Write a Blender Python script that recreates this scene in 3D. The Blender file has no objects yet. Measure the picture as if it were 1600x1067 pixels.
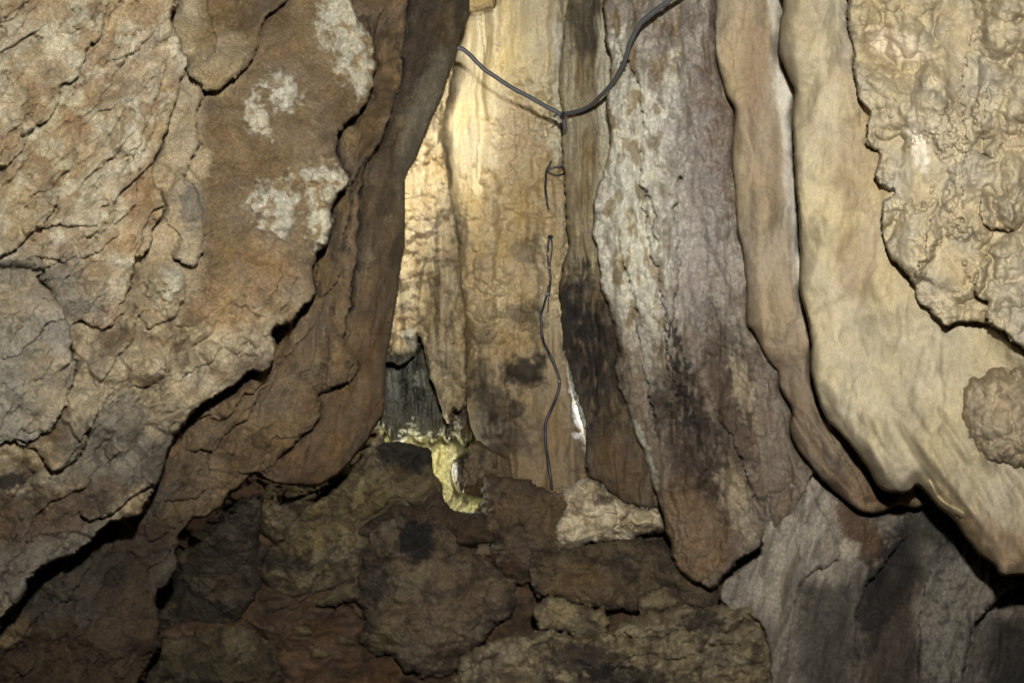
import bpy, math, random
import numpy as np

# ------------------------------------------------------------------ camera model
W, H = 1600.0, 1067.0
FPX = 1333.3                      # focal length in photo pixels (30 mm on a 36 mm sensor)
CAM = (0.0, 0.0, 1.6)
scene = bpy.context.scene
COL = scene.collection

def at(px, py, D):
    """world point seen at photo position (px, py) at distance D in front of the camera"""
    return ((px - 800.0) / FPX * D, D, CAM[2] + (533.5 - py) / FPX * D)

def srgb(c):
    c = np.asarray(c, float) / 255.0
    return np.where(c <= 0.04045, c / 12.92, ((c + 0.055) / 1.055) ** 2.4)

# ------------------------------------------------------------------ noise
_r = np.random.RandomState(7)
_ang = _r.rand(256, 256) * 2 * math.pi
_GX, _GY = np.cos(_ang), np.sin(_ang)
_PX, _PY, _PV = _r.rand(256, 256), _r.rand(256, 256), _r.rand(256, 256)

def perlin(x, y):
    xi, yi = np.floor(x).astype(np.int64), np.floor(y).astype(np.int64)
    fx, fy = x - xi, y - yi
    u, v = fx * fx * fx * (fx * (fx * 6 - 15) + 10), fy * fy * fy * (fy * (fy * 6 - 15) + 10)
    x0, x1, y0, y1 = xi & 255, (xi + 1) & 255, yi & 255, (yi + 1) & 255
    a = _GX[y0, x0] * fx + _GY[y0, x0] * fy
    b = _GX[y0, x1] * (fx - 1) + _GY[y0, x1] * fy
    c = _GX[y1, x0] * fx + _GY[y1, x0] * (fy - 1)
    d = _GX[y1, x1] * (fx - 1) + _GY[y1, x1] * (fy - 1)
    return (a + (b - a) * u + ((c + (d - c) * u) - (a + (b - a) * u)) * v) * 1.5

def fbm(x, y, sx, sy=None, seed=0, octs=3, gain=0.5, rot=0.0):
    """fractal noise about -1..1; sx, sy are feature sizes in photo pixels"""
    if sy is None: sy = sx
    if rot:
        c, s = math.cos(rot), math.sin(rot)
        x, y = x * c + y * s, -x * s + y * c
    o = 0; a = 1.0; t = 0
    for k in range(octs):
        o = o + a * perlin(x / sx * 2 ** k + seed * 17.31 + k * 5.7, y / sy * 2 ** k + seed * 9.77 + k * 3.1)
        t += a; a *= gain
    return o / t * 1.4

def worley(x, y, sx, sy=None, seed=0, rot=0.0, jit=0.9):
    """F1, F2 and a random value per cell"""
    if sy is None: sy = sx
    if rot:
        c, s = math.cos(rot), math.sin(rot)
        x, y = x * c + y * s, -x * s + y * c
    x = x / sx + seed * 13.7; y = y / sy + seed * 7.9
    xi, yi = np.floor(x).astype(np.int64), np.floor(y).astype(np.int64)
    f1 = np.full(x.shape, 9.0); f2 = f1.copy(); val = np.zeros(x.shape)
    for dy in (-1, 0, 1):
        for dx in (-1, 0, 1):
            cx, cy = xi + dx, yi + dy
            ix, iy = cx & 255, cy & 255
            d = (cx + 0.5 + jit * (_PX[iy, ix] - 0.5) - x) ** 2 + (cy + 0.5 + jit * (_PY[iy, ix] - 0.5) - y) ** 2
            n = d < f1
            f2 = np.where(n, f1, np.minimum(f2, d))
            val = np.where(n, _PV[iy, ix], val)
            f1 = np.where(n, d, f1)
    return np.sqrt(f1), np.sqrt(f2), val

def sst(a, b, x):
    t = np.clip((x - a) / (b - a), 0, 1)
    return t * t * (3 - 2 * t)

def catmull(pts, closed, n=6):
    p = np.array(pts, float); m = len(p); out = []
    rng = range(m if closed else m - 1)
    for i in rng:
        if closed: a, b, c, d = p[(i - 1) % m], p[i], p[(i + 1) % m], p[(i + 2) % m]
        else: a, b, c, d = p[max(i - 1, 0)], p[i], p[i + 1], p[min(i + 2, m - 1)]
        for k in range(n):
            t = k / n
            out.append(0.5 * ((2 * b) + (-a + c) * t + (2 * a - 5 * b + 4 * c - d) * t * t + (-a + 3 * b - 3 * c + d) * t ** 3))
    if not closed: out.append(p[-1])
    return np.array(out)

def seg_dist(X, Y, pts, closed):
    """distance, index+t along, side sign of the nearest segment"""
    best = np.full(X.shape, 1e18); tt = np.zeros(X.shape); sd = np.zeros(X.shape)
    n = len(pts)
    for i in range(n if closed else n - 1):
        ax, ay = pts[i]; bx, by = pts[(i + 1) % n]
        vx, vy = bx - ax, by - ay; L2 = vx * vx + vy * vy + 1e-9
        t = np.clip(((X - ax) * vx + (Y - ay) * vy) / L2, 0, 1)
        ex, ey = X - ax - t * vx, Y - ay - t * vy
        d = ex * ex + ey * ey
        m = d < best
        best = np.where(m, d, best); tt = np.where(m, i + t, tt)
        sd = np.where(m, vx * (Y - ay) - vy * (X - ax), sd)
    return np.sqrt(best), tt / max(1, (n if closed else n - 1)), np.sign(sd)

def inside(X, Y, pts):
    r = np.zeros(X.shape, bool); n = len(pts)
    for i in range(n):
        ax, ay = pts[i]; bx, by = pts[(i + 1) % n]
        c = (ay > Y) != (by > Y)
        xx = (bx - ax) * (Y - ay) / ((by - ay) if by != ay else 1e-9) + ax
        r ^= c & (X < xx)
    return r

def bil(A, x0, y0, st, X, Y):
    gx = np.clip((X - x0) / st, 0, A.shape[1] - 1.001); gy = np.clip((Y - y0) / st, 0, A.shape[0] - 1.001)
    ix, iy = gx.astype(int), gy.astype(int); fx, fy = gx - ix, gy - iy
    return (A[iy, ix] * (1 - fx) + A[iy, ix + 1] * fx) * (1 - fy) + (A[iy + 1, ix] * (1 - fx) + A[iy + 1, ix + 1] * fx) * fy

# ------------------------------------------------------------------ materials
def rock_material(name, rough=0.75, bump=0.5, scale=1.0, speck=0.0, spec=0.35, stretch=1.0, contrast=1.0):
    m = bpy.data.materials.new(name); m.use_nodes = True
    nt = m.node_tree; N = nt.nodes; N.clear(); L = nt.links.new
    out = N.new('ShaderNodeOutputMaterial'); b = N.new('ShaderNodeBsdfPrincipled')
    L(b.outputs[0], out.inputs[0])
    at_ = N.new('ShaderNodeAttribute'); at_.attribute_name = 'rock'
    tc = N.new('ShaderNodeTexCoord'); mp = N.new('ShaderNodeMapping'); mp.inputs['Scale'].default_value = (1, 1, stretch)
    L(tc.outputs['Object'], mp.inputs[0])
    def noise(s, d=4, r=0.6):
        n = N.new('ShaderNodeTexNoise'); n.inputs['Scale'].default_value = s; n.inputs['Detail'].default_value = d
        n.inputs['Roughness'].default_value = r; L(mp.outputs[0], n.inputs['Vector']); return n
    n1, n2, n3 = noise(14 * scale, 6, .7), noise(85 * scale, 6, .75), noise(330 * scale, 4, .7)
    def rng(src, a, b_, lo, hi):
        r = N.new('ShaderNodeMapRange'); r.inputs['From Min'].default_value = a; r.inputs['From Max'].default_value = b_
        r.inputs['To Min'].default_value = lo; r.inputs['To Max'].default_value = hi; L(src, r.inputs['Value']); return r.outputs[0]
    def mul(a, b_):
        q = N.new('ShaderNodeMath'); q.operation = 'MULTIPLY'; L(a, q.inputs[0]); L(b_, q.inputs[1]); return q.outputs[0]
    k = contrast
    v = mul(rng(n1.outputs[0], .3, .7, 1 - .25 * k, 1 + .25 * k), rng(n2.outputs[0], .35, .65, 1 - .3 * k, 1 + .3 * k))
    v = mul(v, rng(n3.outputs[0], .34, .66, 1 - .34 * k, 1 + .34 * k))
    sc = N.new('ShaderNodeVectorMath'); sc.operation = 'SCALE'; L(at_.outputs['Color'], sc.inputs[0]); L(v, sc.inputs['Scale'])
    hs = N.new('ShaderNodeHueSaturation'); L(sc.outputs[0], hs.inputs['Color'])
    n4 = noise(5 * scale, 4, .6); L(rng(n4.outputs[0], .3, .7, .74, 1.1), hs.inputs['Saturation'])
    colr = hs.outputs[0]
    if speck:
        vo = N.new('ShaderNodeTexVoronoi'); vo.inputs['Scale'].default_value = 150; L(mp.outputs[0], vo.inputs['Vector'])
        s1 = rng(vo.outputs['Distance'], .14, .24, 1, 0)
        s2 = rng(n1.outputs[0], .45, .62, 0, speck)
        mx = N.new('ShaderNodeMix'); mx.data_type = 'RGBA'; L(mul(s1, s2), mx.inputs[0]); L(colr, mx.inputs[6]); mx.inputs[7].default_value = (.75, .72, .66, 1)
        colr = mx.outputs[2]
    L(colr, b.inputs['Base Color'])
    L(rng(n2.outputs[0], .3, .7, max(.05, rough - .14), min(1, rough + .14)), b.inputs['Roughness'])
    b.inputs['Specular IOR Level'].default_value = spec
    ad = N.new('ShaderNodeMath'); ad.operation = 'MULTIPLY_ADD'; L(n2.outputs[0], ad.inputs[0]); ad.inputs[1].default_value = 1.0
    L(rng(n3.outputs[0], 0, 1, 0, .6), ad.inputs[2])
    bp = N.new('ShaderNodeBump'); bp.inputs['Strength'].default_value = bump; bp.inputs['Distance'].default_value = 0.02
    L(ad.outputs[0], bp.inputs['Height']); L(bp.outputs[0], b.inputs['Normal'])
    return m

M_CRUST = rock_material('crusty_limestone', .72, 1.0, 1.0, speck=.55, spec=.4)
M_WALL = rock_material('brown_cave_rock', .7, 1.0, .9, speck=.2, spec=.4)
M_SMOOTH = rock_material('smooth_flowstone', .8, .2, 1.0, spec=.2, stretch=.5, contrast=.45)
M_FLOW = rock_material('fluted_flowstone', .52, .8, 1.1, speck=.2, spec=.5, stretch=.75, contrast=.9)
M_POP = rock_material('popcorn_flowstone', .65, .6, 1.1, spec=.35, stretch=.6, contrast=.6)
M_WET = rock_material('wet_dark_rock', .26, .5, .9, spec=.7, stretch=.6)

# ------------------------------------------------------------------ rock masses
LAYERS = {}; ALL = []
def setid(o, label=None, cat=None, group=None, kind=None):
    if label: o['label'] = label
    if cat: o['category'] = cat
    if group: o['group'] = group
    if kind: o['kind'] = kind

class Rock:
    """a mass of rock: its outline as seen from the path, its distance, and its relief (in photo pixels
    at its own distance, so a bump 20 wide and 20 high is as deep as it is wide)"""
    def __init__(s, poly, depth, step=1.6, ragged=4.0, rs=26.0, r=26.0, R=22.0, drop=140.0, m=3.4, seed=1, smooth=True, gut=(60.0, 5.0)):
        s.gut = gut; ALL.append(s)
        poly = catmull(poly, True, 4) if smooth else np.array(poly, float)
        x0, y0 = poly.min(0) - 12; x1, y1 = poly.max(0) + 12
        x0, y0, x1, y1 = max(x0, -560), max(y0, -200), min(x1, 2150), min(y1, 1260)
        cs = 3.0
        cx, cy = np.meshgrid(np.arange(x0 - 20, x1 + 20 + cs, cs), np.arange(y0 - 20, y1 + 20 + cs, cs))
        d, _, _ = seg_dist(cx, cy, poly, True)
        sd = np.where(inside(cx, cy, poly), d, -d)
        s.X, s.Y = np.meshgrid(np.arange(x0, x1 + step, step), np.arange(y0, y1 + step, step))
        X, Y = s.X, s.Y
        wx = ragged * fbm(X, Y, rs, seed=seed, octs=4, gain=.6); wy = ragged * fbm(X, Y, rs, seed=seed + 50, octs=4, gain=.6)
        s.wx, s.wy = wx, wy
        s.S = bil(sd, cx[0, 0], cy[0, 0], cs, X + wx, Y + wy)
        s.m = m; s.seed = seed; s.step = step
        s.wob = 9 * fbm(X, Y, 50, 90, seed=seed + 70, octs=3)
        vr = np.clip(.85 + .75 * fbm(X, Y, 80, seed=seed + 21, octs=3), .25, 1.7); r = r * vr; R = R * vr
        q = 1 - np.clip(s.S / r, 0, 1)
        s.edge = -R * (1 - np.sqrt(np.maximum(0, 1 - q * q))) + -drop * np.clip(-s.S / 2.4, 0, 1)
        s.base = (depth(X, Y) if callable(depth) else float(depth)) + np.zeros(X.shape)
        s.h = np.zeros(X.shape); s.col = np.zeros(X.shape + (3,)); s.wall = np.zeros(X.shape)
    # relief
    def add(s, h): s.h = s.h + h; return s
    def ledge(s, pts, h=10, L=30, g=4, gw=4, side=1, taper=.12, warp=1.0):
        """a broken edge: the rock on one side stands h proud and falls off towards the other side"""
        pts = catmull(pts, False, 4); ex = L * 3 + 20
        x0, y0 = pts.min(0) - ex; x1, y1 = pts.max(0) + ex
        cs = 3.0
        cx, cy = np.meshgrid(np.arange(x0 - 10, x1 + 10 + cs, cs), np.arange(y0 - 10, y1 + 10 + cs, cs))
        d, t, sg = seg_dist(cx, cy, pts, False)
        sgn = d * sg * side
        j = (s.X[0] >= x0) & (s.X[0] <= x1); i = (s.Y[:, 0] >= y0) & (s.Y[:, 0] <= y1)
        if not i.any() or not j.any(): return s
        sl = np.ix_(i, j)
        X, Y = s.X[sl] + s.wx[sl] * warp, s.Y[sl] + s.wy[sl] * warp
        q = bil(sgn, cx[0, 0], cy[0, 0], cs, X, Y); tt = bil(t, cx[0, 0], cy[0, 0], cs, X, Y)
        w = sst(0, taper, tt) * sst(0, taper, 1 - tt)
        h, L, g = h * 1.9, L * 1.5, g * 1.8
        up = h * np.exp(-np.maximum(q, 0) / L) * (1 - .35 * np.exp(-np.maximum(q, 0) / 4)); dn = -g * np.exp(np.minimum(q, 0) / gw)
        s.h[sl] += w * np.where(q > 0, up * sst(0, 1, 1 - np.abs(tt - .5) * .2), dn)
        return s
    def blob(s, x, y, rx, ry, h, rot=0.0, p=1.1, sharp=1.0, soft=1.0):
        c, sn = math.cos(rot), math.sin(rot)
        dx, dy = s.X + s.wx * soft + .16 * rx * fbm(s.X, s.Y, rx, seed=int(x) % 31, octs=3) - x, s.Y + s.wy * soft - y
        u, v = (dx * c + dy * sn) / rx, (-dx * sn + dy * c) / ry
        s.h = s.h + h * np.maximum(0, 1 - u * u - v * v) ** p
        return s
    def strata(s, ang, period, amp, warp=1.0, ws=120, seed=0, mask=None, p=1.0, cut=.05, aspect=1.0):
        amp = amp * 1.25
        """overlapping plates broken along ragged lines; ang is the way the plates face (photo degrees, y down)"""
        a = math.radians(ang); X, Y = s.X, s.Y
        f = (X * math.cos(a) + Y * math.sin(a)) / period
        f = f + warp * fbm(X, Y, ws, ws * aspect, seed=seed, octs=6, gain=.5, rot=a)
        k = np.floor(f); fr = f - k
        a2 = _PV[(k.astype(np.int64) * 7 + seed) & 255, (k.astype(np.int64) * 13) & 255]
        mod = sst(-.25, .45, fbm(X + 37 * k, Y, 130, seed=seed + 3, octs=3)) * (.35 + .9 * a2)
        saw = np.where(fr < 1 - cut, (fr / (1 - cut)) ** p, (1 - fr) / cut)
        # a thin undercut at the foot of each broken edge
        und = -0.25 * np.exp(-fr / .05)
        saw = saw ** 1.5 if p == 1.0 else saw
        s.h = s.h + 1.9 * amp * mod * (saw + und - .5) * (1 if mask is None else mask)
        return s
    def nod(s, size, amp, seed=0, sy=None, rot=0.0, mask=None, th=1.15, warp=.22, keep=.95, p=.62):
        """rounded knobs of many sizes crowding each other"""
        X = s.X + size * warp * fbm(s.X, s.Y, size * .7, seed=seed + 5, octs=3); Y = s.Y + size * warp * fbm(s.X, s.Y, size * .7, seed=seed + 6, octs=3)
        sy = sy or size
        if rot:
            c, sn = math.cos(rot), math.sin(rot); X, Y = X * c + Y * sn, -X * sn + Y * c
        x = X / size + seed * 13.7; y = Y / sy + seed * 7.9
        xi, yi = np.floor(x).astype(np.int64), np.floor(y).astype(np.int64); b = np.zeros(x.shape)
        for dy in (-1, 0, 1):
            for dx in (-1, 0, 1):
                ix, iy = (xi + dx) & 255, (yi + dy) & 255
                d2 = (xi + dx + .1 + .8 * _PX[iy, ix] - x) ** 2 + (yi + dy + .1 + .8 * _PY[iy, ix] - y) ** 2
                v = _PV[iy, ix]; r = (.52 + .36 * v) * th * (v < keep)
                b += (r * np.maximum(0, 1 - d2 / (r * r + 1e-9)) ** p) ** 10
        b = b ** .1
        s.last = b
        s.h = s.h + 1.5 * amp * (b - .3) * (1 if mask is None else mask)
        return s
    def cracks(s, size, deep, w=.06, seed=0, mask=1, rot=0.0, asp=1.0):
        q = np.abs(fbm(s.X + s.wx, s.Y + s.wy, size, size * asp, seed=seed, octs=5, gain=.55, rot=rot))
        s.h = s.h - deep * np.exp(-q / w) * sst(-.1, .3, fbm(s.X, s.Y, size * .9, seed=seed + 9, octs=2)) * mask; return s
    def n(s, sx, sy=None, seed=0, octs=3, gain=.5, rot=0.0): return fbm(s.X + s.wob, s.Y, sx, sy, seed=seed + s.seed * 3, octs=octs, gain=gain, rot=rot)
    # colour of the stone itself
    def paint(s, c, a=1.0):
        c = srgb(c); c = (c * .88 + .12 * c.mean()) * np.array([1.0, 1.01, .94]); a = np.clip(a, 0, 1)
        if np.ndim(a) == 0: a = np.full(s.X.shape, a)
        s.col = s.col * (1 - a[..., None]) + c * a[..., None]; return s
    def el(s, x, y, rx, ry, rot=0.0, rough=.5, soft=.3, rs=None):
        """a patch with a ragged border, 0..1"""
        c, sn = math.cos(rot), math.sin(rot); dx, dy = s.X - x, s.Y - y
        u, v = (dx * c + dy * sn) / rx, (-dx * sn + dy * c) / ry
        q = np.sqrt(u * u + v * v) + .25 * fbm(s.X, s.Y, 9, seed=5, octs=3, gain=.6) + rough * fbm(s.X, s.Y, rs or max(10, min(rx, ry) * .9), seed=int(x + y) % 97, octs=5, gain=.62)
        return sst(1 + soft, 1 - soft, q)
    def box(s, x0, y0, x1, y1, f=30.0, w=18):
        X = s.X + w * fbm(s.X, s.Y, 60, seed=31, octs=4); Y = s.Y + w * fbm(s.X, s.Y, 60, seed=32, octs=4)
        return sst(x0 - f, x0 + f, X) * sst(x1 + f, x1 - f, X) * sst(y0 - f, y0 + f, Y) * sst(y1 + f, y1 - f, Y)
    def D(s): return s.base * (1 - (s.h + s.edge) / FPX)
    def depth_at(s, px, py):
        return float(bil(s.D(), s.X[0, 0], s.Y[0, 0], s.step, np.array([float(px)]), np.array([float(py)]))[0])
    def build(s, *a, **k): s.args = (a, k); LAYERS[a[0]] = s
    def make(s, name, mat, label=None, cat=None, group=None, kind=None, parent=None):
        D = s.D()
        keep = s.S > -s.m
        idx = np.full(keep.shape, -1, np.int64); idx[keep] = np.arange(keep.sum())
        P = np.stack([(s.X - 800) / FPX * D, D, CAM[2] + (533.5 - s.Y) / FPX * D], -1)[keep]
        C = s.col[keep]
        a, b, c, d = idx[:-1, :-1], idx[:-1, 1:], idx[1:, 1:], idx[1:, :-1]
        ok = (a >= 0) & (b >= 0) & (c >= 0) & (d >= 0)
        F = np.stack([a[ok], d[ok], c[ok], b[ok]], -1)
        org = np.array([P[:, 0].mean(), P[:, 1].mean(), P[:, 2].min()])
        me = bpy.data.meshes.new(name)
        me.vertices.add(len(P)); me.vertices.foreach_set('co', (P - org).astype(np.float32).ravel())
        me.loops.add(F.size); me.loops.foreach_set('vertex_index', F.ravel().astype(np.int32))
        me.polygons.add(len(F)); me.polygons.foreach_set('loop_start', (np.arange(len(F)) * 4).astype(np.int32))
        me.polygons.foreach_set('use_smooth', np.ones(len(F), bool))
        me.update(calc_edges=True)
        ca = me.color_attributes.new('rock', 'FLOAT_COLOR', 'POINT')
        ca.data.foreach_set('color', np.concatenate([np.clip(C, .004, .9), np.ones((len(C), 1))], 1).astype(np.float32).ravel())
        me.materials.append(mat)
        o = bpy.data.objects.new(name, me); COL.objects.link(o); o.location = org
        if parent is not None: o.parent = parent; o.location = org - np.array(parent.location)
        setid(o, label, cat, group, kind)
        return o

def finish():
    # where one mass of rock meets another, the farther one dips away into a narrow crevice
    for s in ALL:
        for f in ALL:
            if f is s or not f.gut: continue
            x0, x1, y0, y1 = f.X[0, 0], f.X[0, -1], f.Y[0, 0], f.Y[-1, 0]
            j = (s.X[0] > x0) & (s.X[0] < x1); i = (s.Y[:, 0] > y0) & (s.Y[:, 0] < y1)
            if not i.any() or not j.any(): continue
            sl = np.ix_(i, j)
            if f.base.mean() > s.base[sl].mean() + .6: continue
            X, Y = s.X[sl], s.Y[sl]
            S = bil(f.S, x0, y0, f.step, X, Y); fb = bil(f.base, x0, y0, f.step, X, Y)
            g, w = f.gut
            s.h[sl] -= g * np.exp(-np.maximum(-S, 0) / w) * (fb < s.base[sl]) * sst(-.45, .45, fbm(X, Y, 70, seed=77, octs=3)) ** 1.3
    for s in ALL: s.make(*s.args[0], **s.args[1])

# palette (the stone's own colours)
TAN, CREAM, BROWN, DKBR, UMBER = (196, 168, 124), (222, 206, 168), (138, 104, 70), (96, 72, 50), (120, 92, 62)
GREY, PALEG, PINK, WHITE, SOOT, OCHRE = (138, 128, 112), (178, 170, 156), (176, 158, 142), (236, 230, 212), (44, 40, 38), (176, 138, 84)

# ============================================================ LEFT WALL
# --- nearest slab, upper left
A = Rock([(-560,-180),(290,-180),(278,-60),(277,0),(264,24),(276,52),(286,80),(290,104),(276,152),(264,192),(252,228),(240,256),(240,284),
          (254,308),(250,336),(238,372),(232,392),(216,402),(208,402),(208,424),(200,452),(188,480),(172,510),(160,514),(136,506),(116,506),(106,520),
          (60,560),(0,600),(-560,640)],
         lambda X, Y: 2.25 + .0011 * X + .0002 * Y, ragged=7, rs=30, r=22, R=16, seed=2, drop=160)
A.strata(42, 62, 17, warp=.95, ws=150, seed=4, aspect=1.6).strata(35, 26, 7, warp=.9, ws=70, seed=9)
A.nod(34, 12, seed=3, p=.5).nod(14, 5.5, seed=8).cracks(44, 26, seed=3, rot=.8, asp=3.2).cracks(90, 26, seed=13, rot=.9, asp=2.4, w=.035)
A.add(46 * A.n(150, octs=3) + 16 * A.n(60, seed=11, octs=2) + 3.2 * A.n(16, seed=5, octs=3, gain=.6))
for pts, h, L in [([(-20,412),(0,404),(24,388),(44,368),(68,352),(86,322),(96,300)], 26, 34),
                  ([(30,218),(44,208),(80,180),(92,150),(96,130),(120,120),(130,98),(133,80),(156,52),(166,22),(174,-10)], 24, 30),
                  ([(-10,262),(20,250),(40,224),(44,205)], 14, 22), ([(30,330),(60,300),(84,286),(110,262),(118,236)], 10, 22),
                  ([(46,356),(100,352),(148,352),(160,330),(172,316)], 12, 20), ([(172,350),(190,342),(208,316),(216,272),(226,236),(240,200),(250,160)], 14, 24),
                  ([(120,404),(150,398),(170,380),(190,366)], 12, 18), ([(56,400),(70,404),(96,406),(120,400)], 10, 14),
                  ([(120,190),(150,160),(180,120),(200,80),(216,40)], 9, 20), ([(150,240),(180,200),(196,160)], 8, 18),
                  ([(210,250),(226,200),(246,150),(262,90)], 12, 22), ([(180,10),(196,-10),(206,-40)], 10, 18)]:
    A.ledge(pts, h, L, g=7, gw=5, side=-1)
A.paint((216,190,148)); A.paint((176,142,100), .7 * sst(-.1, .5, A.n(70, seed=1, octs=4)))
A.paint((234,218,184), .8 * sst(.0, .5, A.n(30, seed=2, octs=5, gain=.7))); A.paint((190,150,108), .6 * sst(.1, .5, A.n(90, seed=7)))
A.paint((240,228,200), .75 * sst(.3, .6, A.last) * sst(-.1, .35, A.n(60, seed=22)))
A.paint((150,138,124), .8 * A.el(30, 470, 130, 70)); A.paint((168,160,148), .6 * A.el(20, 430, 60, 26))
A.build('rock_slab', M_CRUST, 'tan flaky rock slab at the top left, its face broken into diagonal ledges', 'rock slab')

# --- grey bulging lobe under it
A2 = Rock([(-560,470),(0,420),(60,440),(104,500),(108,536),(114,576),(114,596),(102,636),(80,668),(44,692),(20,694),(0,690),(-560,720)],
          lambda X, Y: 2.3 + .001 * X, ragged=8, rs=30, r=40, R=24, seed=5, drop=160)
A2.cracks(50, 22, seed=4, rot=.8, asp=2.4).strata(50, 50, 14, ws=80, seed=5).add(22 * A2.n(60, octs=4) + 20 * A2.n(110, seed=9) + 3.5 * A2.n(14, seed=3, octs=3, gain=.6)).nod(26, 5, seed=2).blob(40, 600, 60, 50, 12).blob(10, 480, 80, 34, 12)
A2.ledge([(0,560),(30,552),(60,520),(78,500)], 12, 18, side=-1).ledge([(60,600),(74,580),(88,560)], 8, 16, side=-1)
A2.paint((188,178,162)).paint((202,180,142), .9 * A2.el(80, 600, 40, 70)).paint((204,180,140), .7 * A2.el(20, 450, 130, 60, 0, .8)).paint((156,144,128), .6 * sst(0, .5, A2.n(40, seed=4)))
A2.build('rock_lobe', M_CRUST, 'pale grey bulging rock lobe at the left edge under the flaky slab', 'rock lobe')

# --- big brown plate with white crusts
B = Rock([(150,-180),(540,-180),(548,0),(556,24),(572,48),(584,84),(584,116),(576,152),(564,172),(536,196),(526,224),(524,244),(538,264),(542,288),
          (520,320),(516,352),(512,380),(492,400),(490,436),(488,468),(476,474),(452,504),(424,512),(430,544),(424,568),(414,580),(400,576),(384,584),
          (352,608),(304,640),(276,672),(260,712),(254,736),(240,764),(216,804),(176,812),(148,836),(120,860),(72,880),(44,904),(40,924),(0,964),
          (-60,1000),(-560,1060),(-560,560),(0,540),(100,400),(150,200)],
         lambda X, Y: 2.62 + .0008 * X - .0002 * Y, ragged=6, rs=26, r=26, R=26, seed=8, drop=170)
low = sst(380, 520, B.Y - .15 * (B.X - 300))
upm = sst(330, 300, B.X) * (1 - low)
B.strata(48, 85, 20, warp=.9, ws=130, seed=14, mask=low, aspect=1.5).strata(50, 36, 8, warp=.9, ws=70, seed=19, mask=low)
B.cracks(60, 22, seed=5, mask=.12 + .88 * low, rot=.85, asp=2.6).nod(44, 40, seed=4, mask=.25 + .7 * low).nod(18, 8, seed=6, mask=.3 + .7 * low).nod(9, 1.6, seed=9)
B.add(44 * B.n(140, octs=3) + 18 * low * B.n(60, seed=11, octs=2) + 2.4 * B.n(16, seed=5, octs=3, gain=.6))
B.blob(340, 92, 44, 46, 34, soft=1.5).blob(410, 40, 40, 70, 14)
for pts, h, L in [([(452,-30),(448,0),(424,20),(408,44),(400,80),(384,108),(360,128),(340,142),(320,140),(296,116),(284,90)], 40, 40),
                  ([(286,100),(304,122),(320,148),(308,176),(310,200),(310,224),(296,256),(288,282)], 26, 26),
                  ([(272,270),(288,280),(302,292),(312,312),(320,360),(316,392),(304,414),(280,408),(262,400)], 30, 30),
                  ([(245,250),(262,268),(280,268),(296,256)], 14, 20),
                  ([(454,500),(440,492),(450,470),(458,446),(464,430)], 12, 18),
                  ([(150,600),(164,590),(180,560),(205,530),(214,500),(230,470)], 18, 24),
                  ([(120,690),(136,676),(152,640),(158,610)], 18, 26),
                  ([(86,742),(96,734),(120,700),(132,690)], 10, 20),
                  ([(30,690),(60,700),(60,712),(84,735),(100,730),(128,706),(140,670),(156,640)], 22, 28),
                  ([(228,512),(240,506),(262,500),(282,480),(290,452),(290,424)], 20, 22),
                  ([(120,805),(150,808),(176,800),(215,772),(250,752)], 26, 22),
                  ([(10,792),(40,750),(60,735)], 8, 20),
                  ([(200,640),(225,610),(252,590),(262,560)], 10, 22), ([(280,600),(300,575),(330,565),(352,540)], 10, 24),
                  ([(400,500),(420,470),(436,440),(440,410)], 8, 20), ([(300,540),(330,520),(338,500)], 9, 18)]:
    B.ledge(pts, h, L, g=7, gw=5, side=-1 if pts[0][1] > pts[-1][1] else 1)
for x, y, rx, ry, h in [(262,458,30,42,15),(548,70,34,60,10),(510,300,30,44,9),(495,350,26,40,8),(402,178,24,36,9),(440,135,20,28,6),(425,330,26,34,8),
                        (295,570,18,18,10),(210,560,20,22,10),(245,570,22,20,10),(335,545,26,24,9),(350,480,34,24,9),(270,620,26,26,10),(190,690,26,34,10),(110,780,34,24,10),(70,760,28,22,8)]:
    B.blob(x, y, rx * 1.1, ry * 1.1, h * 1.8, soft=1.6, rot=-.5)
B.paint((154,128,90)); B.paint((128,104,70), .8 * sst(-.1, .45, B.n(80, seed=1, octs=4)))
B.paint((216,192,152), .9 * np.maximum(low * sst(-.35, .3, B.n(46, seed=3, octs=4)), upm))
B.paint((166,148,118), .5 * low * sst(.0, .5, B.n(30, seed=31, octs=4)))
for x, y, rx, ry in [(262,458,26,38),(210,560,20,22),(245,570,20,18),(335,545,24,22),(350,480,32,22),(270,620,26,24),(205,640,26,20),(150,640,30,36),(300,590,24,16),(180,600,18,26),(310,250,18,24),(370,520,26,20),(120,620,18,30)]: B.paint((224,202,160), .65 * B.el(x, y, rx, ry, -.5, .7))
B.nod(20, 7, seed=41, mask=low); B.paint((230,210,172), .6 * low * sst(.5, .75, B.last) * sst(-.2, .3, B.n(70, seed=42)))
B.paint((140,132,122), .8 * (B.el(190, 700, 110, 70, -.6) + B.el(320, 345, 40, 60) * 0 + B.el(300, 320, 22, 36) + B.el(70, 860, 120, 60, -.6)))
B.paint((112,82,56), .7 * B.el(60, 800, 130, 44, -.2)); B.paint((108,96,86), .7 * B.el(290, 705, 50, 90, .9))
B.paint((206,180,136), .7 * (B.el(262, 458, 26, 40, .3) + B.el(340, 95, 46, 50) + B.el(270, 640, 50, 40, -.6)))
wh = B.el(548, 70, 34, 74, -.4, .8) + B.el(505, 285, 44, 28, .2, .9) + B.el(498, 345, 20, 38, 0, .9) + B.el(402, 182, 20, 34, -.4, .8) + B.el(440, 140, 30, 26, .5, 1.0) + B.el(428, 322, 36, 40, -.6, 1.0) + B.el(535, 20, 22, 40) + B.el(262, 450, 22, 34, .3)
B.paint((200,174,130), .7 * wh); B.paint((232,220,192), .5 * np.clip(wh, 0, 1) * sst(.1, .3, B.n(14, seed=8, octs=4, gain=.65)))
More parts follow.
